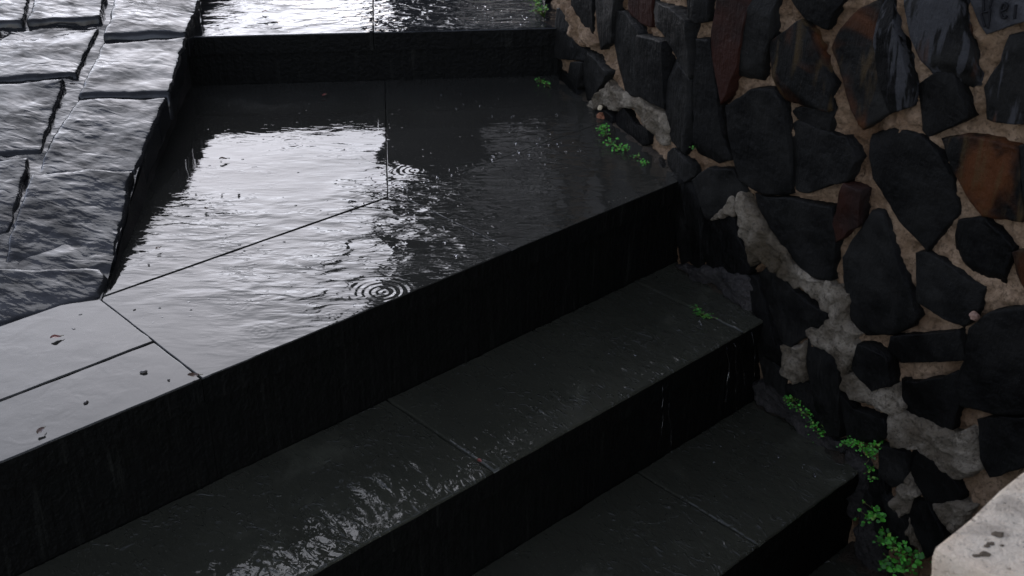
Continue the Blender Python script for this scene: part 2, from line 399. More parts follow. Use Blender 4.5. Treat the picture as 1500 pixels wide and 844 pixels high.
# ------------------------------------------------------------------ steps below and above
j2 = (uof(at((565, 585), -RISE)) + uof(at((720, 687), -RISE))) / 2
j2b = uof(at((1050, 468), -RISE)); j3 = (uof(at((930, 690), -2 * RISE)) + uof(at((1115, 800), -2 * RISE))) / 2
def step(name, label, z, n_front, joints, rj, u0=-1.9):
    t = thing(name, label, 'step', 'dark stone steps of the flight')
    nb = n_front + GO + NOSE; e = wall_u(n_front) + .03; eb = wall_u(nb) + .03
    js = [u0] + joints + [None]
    for i in range(len(js) - 1):
        a, b = js[i], js[i + 1]
        q = [un(a, n_front), un(b if b is not None else e, n_front), un(b if b is not None else max(eb, a + .02), nb), un(a, nb)]
        slab('tread_slab', q, z, M['tread'], t, seed=z * 50 + i, gap=.0004, bev=.0045, jit=.0016)
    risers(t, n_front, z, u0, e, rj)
    k = MB(); k.prism(ccw([un(u0, n_front + .09), un(e + .05, n_front + .09), un(eb + .05, nb), un(u0, nb)]), -.99, z - THICK - .001)
    k.build('bedding', M['dark_mortar'], t, False)
    return t
step('stone_step', 'first dark step below the landing, with a grass tuft in its joint by the wall', -RISE, C1 - GO, [j2 - 1.25, j2, j2b], [j2 + .01, j2 - .9])
step('stone_step', 'second dark step below the landing, fringed by green weeds at the wall', -2 * RISE, C1 - 2 * GO, [j3 - 1.4, j3 - .7, j3], [j3 + .01, j3 - .7])
step('stone_step', 'lowest dark step, almost black, beside the pale stone parapet', -3 * RISE, C1 - 3 * GO, [.1, .75], [.1])
top = thing('stone_step', 'wide wet upper step at the head of the landing, sky mirrored on its left half', 'step', 'dark stone steps of the flight')
d_j1 = d_dir.dot(at((547, 40), R1).xy); dl = d_ramp - .05
slab('tread_slab', [cd(dl, C2), cd(d_j1, C2), cd(d_j1, C2 + .62), cd(dl, C2 + .62)], R1, M['upper'], top, seed=31)
slab('tread_slab', [cd(d_j1, C2), cd(wall_d(C2 + .04) + .01, C2), cd(wall_d(C2 + .62) + .03, C2 + .62), cd(d_j1, C2 + .62)], R1, M['upper'], top, seed=32)
for k in range(4):
    c0 = C2 + .62 + k * .62
    slab('tread_slab', [cd(dl, c0), cd(d_j1 + .05 * (k % 2), c0), cd(d_j1 + .05 * (k % 2), c0 + .62), cd(dl, c0 + .62)], R1, M['upper'], top, seed=33 + k)
    slab('tread_slab', [cd(d_j1 + .05 * (k % 2), c0), cd(wall_d(c0) + .03, c0), cd(wall_d(c0 + .62) + .03, c0 + .62), cd(d_j1 + .05 * (k % 2), c0 + .62)], R1, M['upper'], top, seed=43 + k)
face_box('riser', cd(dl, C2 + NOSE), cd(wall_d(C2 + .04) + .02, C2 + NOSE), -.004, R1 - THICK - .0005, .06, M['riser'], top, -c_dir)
k = MB(); k.prism(ccw([cd(dl, C2 + .07), cd(wall_d(C2 + .1) + .03, C2 + .09), cd(wall_d(C2 + 3.1) + .05, C2 + 3.1), cd(dl, C2 + 3.1)]), -.97, R1 - THICK - .001)
k.build('bedding', M['dark_mortar'], top, False)

# ------------------------------------------------------------------ cobbled ramp on the left
ramp = thing('cobbled_ramp', 'sloping ramp of wet irregular grey cobbles along the left side of the landing', 'ramp')
C0R = c_dir.dot(at((155, 425), 0).xy)
def ramp_z(p): return .010 + .148 * (c_dir.dot(Vector((p[0], p[1]))) - C0R)
def at_ramp(px):
    d = ray(px)
    k = (.010 - .148 * C0R - CAM_H) / (d.z - .148 * (c_dir.x * d.x + c_dir.y * d.y))
    return Vector((d.x * k, d.y * k))
COB = [[(-20, 402), (60, 399), (150, 395), (160, 408), (148, 434), (75, 455), (-20, 481)],
 [(48, 262), (120, 258), (196, 260), (188, 300), (167, 375), (155, 383), (70, 390), (4, 394), (14, 345)],
 [(115, 148), (244, 148), (232, 180), (198, 254), (52, 256), (75, 200)],
 [(151, 62), (273, 55), (250, 143), (115, 143)],
 [(168, -6), (294, -6), (274, 52), (154, 57)],
 [(52, -6), (156, -6), (148, 32), (40, 36)],
 [(14, 43), (146, 38), (113, 112), (-30, 119), (-12, 64)],
 [(-28, 130), (96, 122), (60, 222), (-34, 230)],
 [(-45, 240), (44, 236), (14, 340), (-70, 362)],
 [(-80, 0), (44, -4), (33, 37), (-90, 42)],
 [(-150, 50), (2, 46), (-40, 120), (-190, 124)],
 [(-190, 132), (-40, 130), (-44, 232), (-240, 238)],
 [(-250, 246), (-56, 244), (-82, 364), (-300, 372)],
 [(-300, 384), (-90, 372), (0, 352), (-6, 394), (-32, 404), (-40, 484), (-330, 560)]]
def pillow(mp, outline, h, rings, amp, fr, seed, base=-.03, edge=.010, tilt=(0, 0), chips=0):
    """stone from an outline: mp maps (x, y, height) into space; side wall, rounded rim, uneven top"""
    n = len(outline); cen = sum(outline, Vector((0, 0))) / n
    vs = [mp(q.x, q.y, base) for q in outline]; fs = []
    ext = max((q - cen).length for q in outline); pl = []
    if chips:                                             # broken facets across the stone
        rc = random.Random(seed)
        for _ in range(chips):
            a = rc.uniform(0, 6.283); pl.append((math.cos(a), math.sin(a), ext * rc.uniform(.4, .9), rc.uniform(.10, .6)))
        pl.append((math.cos(a + 2), math.sin(a + 2), -ext * .2, rc.uniform(.02, .08)))
    def chip(w):
        return sum(max(0, (w.x - cen.x) * cx + (w.y - cen.y) * cy - d0) * sl for (cx, cy, d0, sl) in pl)
    lv = [0.0, .03, .07, .13] + [.13 + .85 * k / rings for k in range(1, rings + 1)]
    for t in lv:
        for q in outline:
            w = q.lerp(cen, t); dist = (q - cen).length * t
            e = min(1, dist / edge); prof = math.sqrt(max(0, 1 - (1 - e) ** 2))
            hh = h - edge * .8 * (1 - prof) + amp * fbm(w.x * fr, w.y * fr, seed, 4) + tilt[0] * (w.x - cen.x) + tilt[1] * (w.y - cen.y) - chip(w)
            vs.append(mp(w.x, w.y, hh))
    L = len(lv) + 1
    for r in range(L - 1): fs += [(r * n + i, r * n + (i + 1) % n, (r + 1) * n + (i + 1) % n, (r + 1) * n + i) for i in range(n)]
    hh = h + amp * fbm(cen.x * fr, cen.y * fr, seed, 4) - chip(cen); vs.append(mp(cen.x, cen.y, hh))
    fs += [((L - 1) * n + i, (L - 1) * n + (i + 1) % n, L * n) for i in range(n)]
    return vs, fs
def rmap(x, y, h): return Vector((x, y, ramp_z((x, y)) + h))
cobs = [[at_ramp(p) for p in q] for q in COB]
for row in range(7):                                      # the ramp goes on up the slope beyond the picture
    for col in range(4):
        c0 = 3.15 + row * .27; d0 = d_ramp - .005 - col * .33 - (row % 2) * .02 * (col > 0)
        j = lambda: random.uniform(-.02, .02)
        cobs.append([cd(d0 - .315 + j(), c0 + j()), cd(d0 - (0.012 if col else .004), c0 + j()), cd(d0 - (0.012 if col else .004) + j() * (col > 0), c0 + .255), cd(d0 - .31 + j(), c0 + .25)])
for i, q in enumerate(cobs):
    o = resample(inset(ccw(q), -.0006 if i < 14 else .002), .010 if i < 14 else .03, .0042, i * 3.1, 0)
    vs, fs = pillow(rmap, o, random.uniform(.003, .008), 14 if i < 14 else 4, .0042, 8, i * 5.7, -.05, .010, (random.uniform(-.04, .04), {0: .07, 1: .075, 2: .03, 7: .03, 8: .05}.get(i, random.uniform(-.05, -.02))), chips=0)
    obj('cobble', vs, fs, M['cobble'], ramp)
b = MB(); L0, L1 = C0R - .10, C0R + 3.4                   # bed of the ramp, a heightfield between the stones
nx, ny = 90, 150; x0, x1 = -1.45, 0.0
for jy in range(ny + 1):
    for ix in range(nx + 1):
        q = cd(d_ramp - .012 + x0 + (x1 - x0) * ix / nx, L0 + (L1 - L0) * (jy / ny) ** 1.4)
        z = ramp_z(q) - .0045 + .005 * fbm(q.x * 22, q.y * 22, 3, 3)
        b.v.append(Vector((q.x, q.y, max(z, -.012))))
for jy in range(ny):
    for ix in range(nx): b.f.append((jy * (nx + 1) + ix, jy * (nx + 1) + ix + 1, (jy + 1) * (nx + 1) + ix + 1, (jy + 1) * (nx + 1) + ix))
b.build('mortar_bed', M['cobble'], ramp)
b = MB(); nseg = 120                                       # the side of the ramp down to the landing
for i in range(nseg + 1):
    c0 = C0R + 3.3 * i / nseg
    for kz in range(7):
        q = cd(d_ramp - .006, c0); zt = ramp_z(q) - .004; zb = -.06
        z = zb + (zt - zb) * kz / 6; off = .006 * fbm(c0 * 9, z * 9, 5, 3) - .002
        b.v.append(Vector((q.x + off, q.y, z)))
for i in range(nseg):
    for kz in range(6): b.f.append((i * 7 + kz, (i + 1) * 7 + kz, (i + 1) * 7 + kz + 1, i * 7 + kz + 1))
b.build('side_wall', M['dark_mortar'], ramp)

# ------------------------------------------------------------------ rubble wall on the right
ST = [ # outline in the photograph's pixels, material
 ([(818,14),(826,14),(833,31),(836,55),(857,76),(854,88),(817,83),(816,47)],'slate'),
 ([(817,104),(831,111),(847,133),(851,155),(817,155)],'slate'),
 ([(840,-12),(868,-12),(864,48),(851,36),(839,14)],'slate'),
 ([(873,-12),(904,-12),(897,60),(877,71),(873,45)],'slate'),
 ([(864,78),(891,107),(883,123),(864,145),(852,147),(856,95)],'slate'),
 ([(901,17),(914,18),(937,50),(935,142),(914,140),(897,130),(898,59)],'slate'),
 ([(909,-12),(955,-12),(950,38),(933,31),(918,14)],'red'),
 ([(940,53),(976,62),(975,156),(937,138)],'slate'),
 ([(956,2),(990,14),(1011,33),(1014,114),(994,78),(954,17)],'slate'),
 ([(986,83),(1016,120),(1016,205),(1001,224),(984,205),(974,156)],'slate'),
 ([(1027,59),(1043,60),(1058,190),(1072,232),(1050,237),(1021,224),(1021,140)],'slate'),
 ([(1013,-12),(1038,-12),(1039,30),(1022,33),(1012,24)],'slate'),
 ([(1056,-12),(1104,-12),(1083,100),(1062,147),(1047,78),(1046,47)],'red'),
 ([(1107,-12),(1133,-12),(1129,57),(1111,116),(1081,111),(1095,47)],'slate'),
 ([(1129,64),(1175,31),(1190,52),(1220,123),(1216,159),(1140,145),(1133,83)],'rust'),
 ([(1155,-12),(1235,-12),(1211,40),(1180,24)],'slate'),
 ([(1067,156),(1102,133),(1133,130),(1145,152),(1155,225),(1157,282),(1120,284),(1086,263),(1071,200)],'slate'),
 ([(1163,161),(1219,161),(1213,190),(1175,182),(1156,166)],'slate'),
 ([(1155,185),(1174,181),(1214,197),(1238,204),(1254,232),(1240,263),(1186,279),(1164,277),(1157,239)],'slate'),
 ([(1266,202),(1302,192),(1344,200),(1373,225),(1392,263),(1396,313),(1356,367),(1316,322),(1280,261)],'slate'),
 ([(1240,270),(1266,279),(1259,327),(1226,351),(1223,334)],'red'),
 ([(1102,288),(1160,294),(1219,306),(1223,360),(1220,408),(1185,402),(1150,362),(1115,310)],'slate'),
 ([(1228,45),(1255,17),(1285,2),(1280,60),(1288,120),(1300,163),(1264,186),(1248,160),(1236,115),(1219,72)],'rust'),
 ([(1290,2),(1301,6),(1321,71),(1338,130),(1331,154),(1303,164),(1292,118),(1284,65)],'streaky'),
 ([(1326,-12),(1404,-12),(1414,47),(1430,126),(1416,128),(1383,104),(1368,107),(1345,62)],'streaky'),
 ([(1342,128),(1376,107),(1397,111),(1402,123),(1418,171),(1361,197),(1352,190)],'slate'),
 ([(1416,-14),(1530,-14),(1530,19),(1444,46),(1437,36)],'grey'),
 ([(1444,128),(1472,90),(1478,55),(1530,48),(1530,178),(1475,178),(1449,172)],'streaky'),
 ([(1381,206),(1414,201),(1452,206),(1494,218),(1497,322),(1440,315),(1418,282),(1390,225)],'rust'),
 ([(1404,327),(1442,322),(1480,365),(1463,417),(1428,407),(1388,381)],'slate'),
 ([(1278,313),(1288,316),(1314,382),(1343,464),(1335,477),(1300,489),(1267,490),(1246,471),(1240,417),(1237,378)],'slate'),
 ([(1343,374),(1357,372),(1395,396),(1435,424),(1433,455),(1414,476),(1371,457),(1347,440)],'slate'),
 ([(1307,495),(1404,486),(1411,526),(1319,528),(1302,512)],'slate'),
 ([(1430,480),(1456,456),(1530,448),(1530,600),(1470,605),(1415,590),(1408,560),(1422,520)],'slate'),
 ([(1318,560),(1345,564),(1404,548),(1405,590),(1392,628),(1340,618),(1322,608)],'slate'),
 ([(1262,505),(1285,512),(1302,524),(1308,562),(1282,567),(1265,552),(1252,538)],'slate'),
 ([(1123,391),(1160,424),(1184,445),(1210,460),(1208,471),(1153,509),(1144,502),(1108,407)],'slate'),
 ([(1026,322),(1073,321),(1077,346),(1102,383),(1094,402),(1026,392)],'slate'),
 ([(1016,265),(1038,249),(1073,251),(1087,282),(1080,291),(1068,287),(1052,313),(1031,322),(1026,294)],'slate'),
 ([(976,225),(988,220),(1014,242),(1016,258),(1002,265),(978,251)],'slate'),
 ([(899,171),(911,159),(931,188),(948,185),(948,210),(919,216),(899,202)],'slate'),
 ([(1181,498),(1229,531),(1229,639),(1207,636),(1190,565)],'slate'),
 ([(1235,582),(1252,599),(1295,616),(1298,639),(1283,650),(1244,639)],'slate'),
 ([(1291,654),(1325,664),(1330,698),(1322,708),(1303,715),(1289,696)],'slate'),
 ([(1327,656),(1347,664),(1395,700),(1409,725),(1405,734),(1356,737),(1332,693)],'slate'),
 ([(1335,732),(1359,739),(1386,783),(1360,812),(1347,785),(1331,751)],'slate'),
 ([(1298,727),(1313,744),(1330,768),(1332,804),(1310,780)],'slate'),
 ([(1434,618),(1470,612),(1530,612),(1530,672),(1455,695),(1440,668)],'slate'),
 ([(1001,272),(1014,264),(1024,296),(1027,392),(1012,384),(1003,330)],'slate'),
 ([(1098,405),(1108,408),(1143,503),(1146,545),(1128,520),(1112,470)],'slate'),
 ([(1150,566),(1182,562),(1190,568),(1205,634),(1180,606),(1152,590)],'slate'),
 ([(1270,694),(1290,698),(1297,726),(1310,782),(1288,760),(1274,722)],'slate'),
 ([(840,92),(853,94),(850,128),(838,112)],'slate'),
 ([(862,168),(886,162),(898,172),(896,206),(872,188)],'slate'),
 ([(965,234),(978,252),(1000,266),(996,272),(972,254)],'slate'),
 ([(984,278),(1000,273),(1003,330),(1010,384),(990,392)],'slate'),
 ([(1104,468),(1114,474),(1130,525),(1147,549),(1150,588),(1124,570)],'slate'),
 ([(1254,700),(1270,697),(1288,764),(1308,786),(1300,830),(1270,790)],'slate'),
 ([(1500,215),(1560,205),(1570,330),(1505,324)],'slate'),
 ([(1486,372),(1560,345),(1580,430),(1500,436)],'rust'),
]
wall = thing('rubble_wall', 'wall of dark slate rubble set in tan mortar along the right of the stairs', 'wall')
sz_st = []
for i, (q, mk) in enumerate(ST):
    o = [wall_sz(p) for p in q]; sz_st.append(o)
    o = inset(resample(o, .007, .0032, i * 2.3, 0), -.0035)
    h = .021 + random.uniform(-.005, .010)
    vs, fs = pillow(wpt, o, h, 10, .0020, 16, i * 9.1, -.03, .0012, (random.uniform(-.05, .05), random.uniform(-.04, .06)), chips=3)
    so = obj('wall_stone', vs, fs, M[mk], wall)
    if i == 26: letter_stone, letter_h = so, h
# more stones where the wall runs on outside the picture
TOPZ = 1.15
cent = [sum(o, Vector((0, 0))) / len(o) for o in sz_st]
def seen(s, z):
    p = wpt(s, z, .02); v = p - Vector((0, 0, CAM_H)); w = v.dot(fw)
    if w <= 0: return False
    x = 750 + FPX * v.dot(rt_i) / w; y = 422 + FPX * v.dot(dn_i) / w
    return -15 < y < 860 and 800 < x < 1525
far_m = MB()
row = 0; z = -.95
while z < TOPZ - .05:
    s = 0.1 + .1 * (row % 2)
    while s < WL[-1] - .15:
        w = random.uniform(.10, .20) * (1.6 if s < 3.5 else 1); hh = .135
        pl = wpt(s, z, 0)
        q = [Vector((s + random.uniform(-.015, .03), z + random.uniform(0, .03))), Vector((s + w * .5, z + random.uniform(-.03, .02))), Vector((s + w - .015, z + random.uniform(0, .03))),
             Vector((s + w - random.uniform(.0, .05), z + hh - random.uniform(0, .03))), Vector((s + w * .4, z + hh + .01)), Vector((s + random.uniform(0, .03), z + hh - random.uniform(0, .03)))]
        chk = q + [sum(q, Vector((0, 0))) / 6]
        below = z + hh < (R1 if s < WL[1] else 0 if s < WL[2] - .02 else -.62) - .02
        if not below and not any(seen(v.x, v.y) for v in chk):
            vs, fs = pillow(wpt, resample(q, .035, .005, s, 1), .022, 3, .004, 12, s * 3 + z, -.03, .006)
            far_m.add(vs, fs)
        s += w + .012
    z += .15; row += 1
far_m.build('stonework', M['slate'], wall)
def wall_bed(name, s0, s1, z0, z1, ds, fn, mat):
    b = MB(); ns = round((s1 - s0) / ds); nz = round((z1 - z0) / ds)
    for i in range(ns + 1):
        for k in range(nz + 1):
            s, zz = s0 + (s1 - s0) * i / ns, z0 + (z1 - z0) * k / nz
            b.v.append(wpt(s, zz, fn(s, zz)))
    for i in range(ns):
        for k in range(nz): b.f.append((i * (nz + 1) + k, i * (nz + 1) + k + 1, (i + 1) * (nz + 1) + k + 1, (i + 1) * (nz + 1) + k))
    return b.build(name, mat, wall)
wall_bed('mortar', WL[1] - .25, WL[5] + .1, -.75, .62, .0036, lambda s, z: .001 + .010 * fbm(s * 13, z * 13, 2, 3) + .0085 * fbm(s * 55, z * 55, 8, 4), M['mortar'])
b = MB()                                                  # solid core behind the face, up to the wall top
for i in range(len(WALL) - 1):
    o1, o2 = WALL[i] - WN[i] * .012, WALL[i + 1] - WN[i] * .012
    b.prism(ccw([o1, o2, o2 + Vector((.40, .12)), o1 + Vector((.40, .12))]), -.98, TOPZ)
b.build('core', M['mortar'], wall, False)
SM = [[(1083,286),(1105,305),(1118,330),(1135,350),(1150,368),(1140,400),(1118,384),(1103,390),(1090,362),(1082,345),(1085,330),(1080,310)],
 [(1135,352),(1150,366),(1168,395),(1190,408),(1205,410),(1228,425),(1226,446),(1215,462),(1195,445),(1175,425),(1158,420),(1138,398)],
 [(1068,288),(1078,300),(1076,320),(1040,323),(1055,308)],
 [(1210,412),(1245,430),(1246,470),(1262,490),(1250,500),(1265,515),(1262,530),(1245,540),(1235,546),(1225,530),(1205,515),(1185,500),(1180,492),(1200,478),(1213,462)],
 [(1231,543),(1250,548),(1275,560),(1285,568),(1310,565),(1318,580),(1325,600),(1320,613),(1300,612),(1285,605),(1260,590),(1245,585),(1232,570)],
 [(1300,612),(1325,607),(1350,618),(1390,632),(1410,637),(1416,634),(1430,650),(1440,675),(1430,695),(1405,700),(1380,690),(1345,662),(1325,655),(1305,655),(1300,640)],
 [(1310,720),(1325,708),(1332,690),(1338,715),(1350,725),(1345,735),(1333,737),(1330,752),(1318,760),(1305,740)],
 [(1331,755),(1345,790),(1350,815),(1338,805),(1326,770)],
 [(1362,740),(1400,735),(1425,745),(1395,782),(1385,780),(1370,755)],
 [(826,7),(838,14),(855,40),(871,64),(852,71),(836,52),(831,28)],
 [(890,114),(904,133),(923,142),(925,160),(914,157),(895,166),(878,142)],
 [(925,144),(937,142),(961,161),(973,166),(980,190),(975,215),(952,190),(940,176)],
 [(862,148),(878,140),(884,152),(868,166),(852,160)],
 [(1144,508),(1158,506),(1178,500),(1184,530),(1180,560),(1160,565),(1146,545)],
 [(1100,560),(1128,566),(1152,586),(1180,602),(1206,638),(1235,650),(1240,668),(1200,658),(1150,612),(1108,592)],
 [(1240,652),(1268,686),(1272,715),(1262,740),(1250,760),(1238,720)],
 [(1262,738),(1272,760),(1300,835),(1262,845),(1248,790)],
 [(985,388),(1028,392),(1070,400),(1100,405),(1106,466),(1060,432),(1010,402)]]
for i, q in enumerate(SM):
    o = inset(resample([wall_sz(p, .022) for p in q], .004, .012, 40 + i * 2.9, 0), -.0003)
    vs, fs = pillow(wpt, o, .0255 + .003 * (i % 3 == 0), 10, .0095, 38, i * 4.4, -.01, .012)
    obj('mortar_smear', vs, fs, M['dark_mortar'] if i >= 14 else M['pale_mortar'] if i != 9 else M['mortar'], wall)
# scratched letters on the top right stone
def strokes(parent, lines, h, r, mat):
    b = MB()
    for ln in lines:
        pts = []
        for i in range(len(ln) - 1):
            for k in range(6): pts.append(Vector(ln[i]).lerp(Vector(ln[i + 1]), k / 6))
        pts.append(Vector(ln[-1]))
        b.tube([wpt(*wall_sz(p, h), h) for p in pts], r, 6)
    return b.build('lettering', mat, parent)
E_PATH = [(1466, 17), (1470, 15.5), (1474.5, 13), (1475, 8), (1472, 4.5), (1468.5, 6), (1466, 12), (1466, 20), (1468.5, 26), (1472, 27), (1475, 24)]
LET = [[(1440, -8), (1441, 18), (1437, 20), (1443, 40)], [(1454, -8), (1450, 12), (1449, 30), (1447, 42)], [(1441, 18), (1450, 16)], E_PATH, [(1488, 7), (1487, 18), (1486, 28)]]
strokes(letter_stone, LET, letter_h + .0030, .0021, M['ink'])

# ------------------------------------------------------------------ pale parapet in the near right corner
par = thing('stone_parapet', 'pale beige weathered stone parapet in the bottom right corner, close and blurred', 'parapet')
PZ = .20; K = at((1370, 801), PZ).xy
ku, kn = uof(K), nof(K)
def block(name, u0, u1, n0, n1, z0, z1, mat, parent, bev, jag, seed):
    b = MB(); nu, nn = 60, 40; bm = bmesh.new()
    bmesh.ops.create_cube(bm, size=1)
    for v in bm.verts:
        q = un(u0 + (v.co.x + .5) * (u1 - u0), n0 + (v.co.y + .5) * (n1 - n0)); v.co = Vector((q.x, q.y, z0 + (v.co.z + .5) * (z1 - z0)))
    bmesh.ops.bevel(bm, geom=list(bm.edges), offset=bev, segments=2, affect='EDGES', profile=.6)
    for _ in range(4): bmesh.ops.subdivide_edges(bm, edges=[e for e in bm.edges if e.calc_length() > .014], cuts=1, use_grid_fill=True)
    bmesh.ops.triangulate(bm, faces=[f for f in bm.faces if len(f.verts) > 4])
    bm.normal_update()
    for v in bm.verts:
        c = v.co; v.co = c + v.normal * jag * (fbm(c.x * 16 + seed, c.y * 16, c.z * 16, 3) + .5 * fbm(c.x * 60, c.y * 60, c.z * 60 + seed, 3))
    bmesh.ops.recalc_face_normals(bm, faces=bm.faces)
    me = bpy.data.meshes.new(name); bm.to_mesh(me); bm.free(); me.materials.append(mat)
    me.polygons.foreach_set('use_smooth', [True] * len(me.polygons))
    o = bpy.data.objects.new(name, me); C.objects.link(o); o.parent = parent; return o
t = NT('pale_stone'); p = t.p
col = t.mix(t.ramp(t.noise(9, 5), .35, .68), (.76, .60, .43), (.87, .75, .58))
col = t.mix(t.ramp(t.noise(13, 5, dist=.5), .60, .70), col, (.56, .47, .36))
col = t.mix(t.math('MULTIPLY', t.ramp(t.noise(110, 5, rough=.7), .56, .68), .75), col, (.17, .125, .08))
t.l(col, p.inputs['Base Color']); p.inputs['Roughness'].default_value = .8; p.inputs['Specular IOR Level'].default_value = .25
t.l(t.bump(t.noise(70, 6, rough=.7), .012), p.inputs['Normal']); M['pale_stone'] = t.m
block('cap', ku, ku + 1.0, kn - .42, kn, PZ - .13, PZ, M['pale_stone'], par, .005, .0032, 3)
block('pier', ku + .05, ku + .97, kn - .38, kn - .045, -.99, PZ - .132, M['dark_mortar'], par, .01, .006, 5)
for (px, r) in [((1461, 781), .0045), ((1465, 784), .003), ((1451, 795), .0035), ((1446, 799), .0025), ((1443, 811), .0050), ((1430, 813), .0035), ((1472, 737), .0018), ((1468, 798), .0016)]:
    c = at(px, PZ + .001)
    o = [Vector((c.x + r * (1 + .5 * fbm(math.cos(k) * 2, math.sin(k) * 2, px[0])) * math.cos(k) * 1.25, c.y + r * (1 + .5 * fbm(math.cos(k) * 2, math.sin(k) * 2, px[1])) * math.sin(k) * .8)) for k in [2 * math.pi * i / 14 for i in range(14)]]
    vs, fs = pillow(lambda x, y, h: Vector((x, y, PZ + h)), o, .0012, 3, .001, 90, px[0], -.006, .002)
    obj('lichen_spot', vs, fs, M['marks'], par)

# ------------------------------------------------------------------ silt washed against the wall foot
M['silt'] = mortar_mat('wet_silt', (.030, .022, .014), (.07, .052, .032), (.018, .016, .010))
b = MB()
def silt(s0, s1, z, w):
    n = max(4, int((s1 - s0) / .006)); base = len(b.v)
    for i in range(n + 1):
        s = s0 + (s1 - s0) * i / n; ww = w * (.55 + .7 * abs(fbm(s * 14, z, 3, 3)) + .25 * fbm(s * 60, z, 1, 2)) * min(1, i / 3, (n - i) / 3) + .001
        for k in range(6):
            t_ = k / 5; p = wpt(s, z, -.012 + (ww + .012) * t_); hgt = .011 * (1 - t_) ** 1.3 + .0025 * fbm(p.x * 120, p.y * 120, 4, 3) * (1 - t_) - .0015 * t_
            b.v.append(Vector((p.x, p.y, z + .0016 + max(-.004, hgt))))
    for i in range(n):
        for k in range(5): b.f.append((base + i * 6 + k, base + (i + 1) * 6 + k, base + (i + 1) * 6 + k + 1, base + i * 6 + k + 1))
def s_at_n(n):
    for i in range(len(WALL) - 1):
        a, c = nof(WALL[i]), nof(WALL[i + 1])
        if (a - n) * (c - n) <= 0: return WL[i] + (WL[i + 1] - WL[i]) * (n - a) / (c - a)
silt(WL[1] + .01, s_at_n(C1) - .015, 0, .030)
silt(s_at_n(C1 + NOSE) + .004, s_at_n(C1 - GO) - .015, -RISE, .028)
silt(s_at_n(C1 - GO + NOSE) + .004, s_at_n(C1 - 2 * GO) - .015, -2 * RISE, .032)
silt(s_at_n(C1 - 2 * GO + NOSE) + .004, s_at_n(C1 - 3 * GO) - .015, -3 * RISE, .05)
tag(b.build('silt', M['silt']), 'thin line of dark brown silt washed against the wall foot', 'silt', kind='stuff')

# ------------------------------------------------------------------ weeds
def leaflet(b, c, nrm, r, cup=.2):
    q = nrm.to_track_quat('Z', 'Y'); n = 7; a0 = random.uniform(0, 6.28)
    vs = [c]; 
    for k in range(n):
        a = a0 + 2 * math.pi * k / n; rr = r * random.uniform(.8, 1.1) * (1.0 if k else .6)
        vs.append(c + q @ Vector((math.cos(a) * rr, math.sin(a) * rr * .85, cup * r)))
    b.add(vs, [(0, 1 + k, 1 + (k + 1) % n) for k in range(n)])
def weed(label, pts, n, r, spread, up, blades=0, mat='leaf', name='weed_tuft', drop=0.0):
    """pts: list of world points the plant grows from"""
    t = _empty(name, label, 'weed', 'weeds growing in the joints of the stairs'); t.location = pts[0]
    lf, st = MB(), MB(); o = Vector(pts[0]); n = int(n * 1.35); r *= .76; spread *= .78
    out = Vector((-.85, -.5, 0))
    for i in range(n):
        p0 = Vector(random.choice(pts)) - o
        d = Vector((random.gauss(0, 1), random.gauss(0, 1), 0)) * spread * .5 + out * random.uniform(0, spread) + Vector((0, 0, random.uniform(.15, 1) * up - drop * random.random()))
        tip = p0 + d
        if i % 2 == 0: st.tube([p0, p0.lerp(tip, .5) + Vector((0, 0, .15 * up)), tip], [.0007, .0006, .0004], 4)
        leaflet(lf, tip, (Vector((-.35, -.75, .8)) + Vector((random.gauss(0, .4), random.gauss(0, .4), random.gauss(0, .3)))).normalized(), r * random.choice((.35, .5, .6, .75, .95)) * random.uniform(.85, 1.15), random.uniform(-.3, .5))
    for i in range(blades):
        p0 = Vector(random.choice(pts)) - o; d = out * random.uniform(.2, 1) * spread * 1.6 + Vector((random.gauss(0, .5) * spread, random.gauss(0, .5) * spread, up * random.uniform(.2, 1)))
        side = Vector((-d.y, d.x, 0)).normalized() * .0011; m = p0 + d * .55 + Vector((0, 0, up * .5))
        lf.add([p0 - side, p0 + side, m + side * .8, m - side * .8, p0 + d], [(0, 1, 2, 3), (3, 2, 4)])
    lo = lf.build('leaves', [M[mat], M['leaf_b'], M['leaf_d']], t)
    for k, f in enumerate(lo.data.polygons): f.material_index = (0, 2, 0, 0, 1, 2, 0, 0, 2)[(k // 7 * 5) % 9]
    st.build('stem', M['stem'], t)
    return t
def wallpt(px, h=.02): return wpt(*wall_sz(px, h), h)
weed('small bright green weed at the wall foot beside the upper step', [at((788, 5), R1), at((793, 18), R1), at((797, 26), R1)], 55, .006, .028, .03, 8, 'leaf_b')
weed('sparse dark green weed at the foot of the wall under the upper step', [at((793, 122), 0), at((803, 127), 0)], 26, .004, .02, .015)
weed('bright green leafy weed at the wall foot on the landing', [at((888, 200), .0), at((897, 213), 0), at((908, 220), 0), at((917, 222), 0), at((886, 192), .01)], 80, .0055, .016, .016)
weed('dark mossy tuft at the wall foot near the right end of the landing', [at((935, 232), 0), at((945, 240), 0)], 26, .004, .014, .008)
weed('short grass tuft sprouting from a tread joint near the wall', [at((1022, 452), -RISE), at((1030, 462), -RISE), at((1040, 466), -RISE)], 34, .0035, .016, .010, 22)
weed('trailing stringy weed at the wall foot on the second step down', [wallpt((1160, 592)), wallpt((1172, 600)), wallpt((1185, 612)), wallpt((1196, 628)), wallpt((1206, 640))], 90, .0045, .018, .020, 26)
weed('round leaved green weed clinging to the wall at the end of the second step', [wallpt((1243, 652)), wallpt((1256, 654)), wallpt((1268, 662)), wallpt((1278, 670)), wallpt((1284, 660))], 120, .006, .018, .02)
weed('few leaves hanging below the second step end against the wall', [wallpt((1277, 690)), wallpt((1280, 702))], 22, .005, .012, .008)
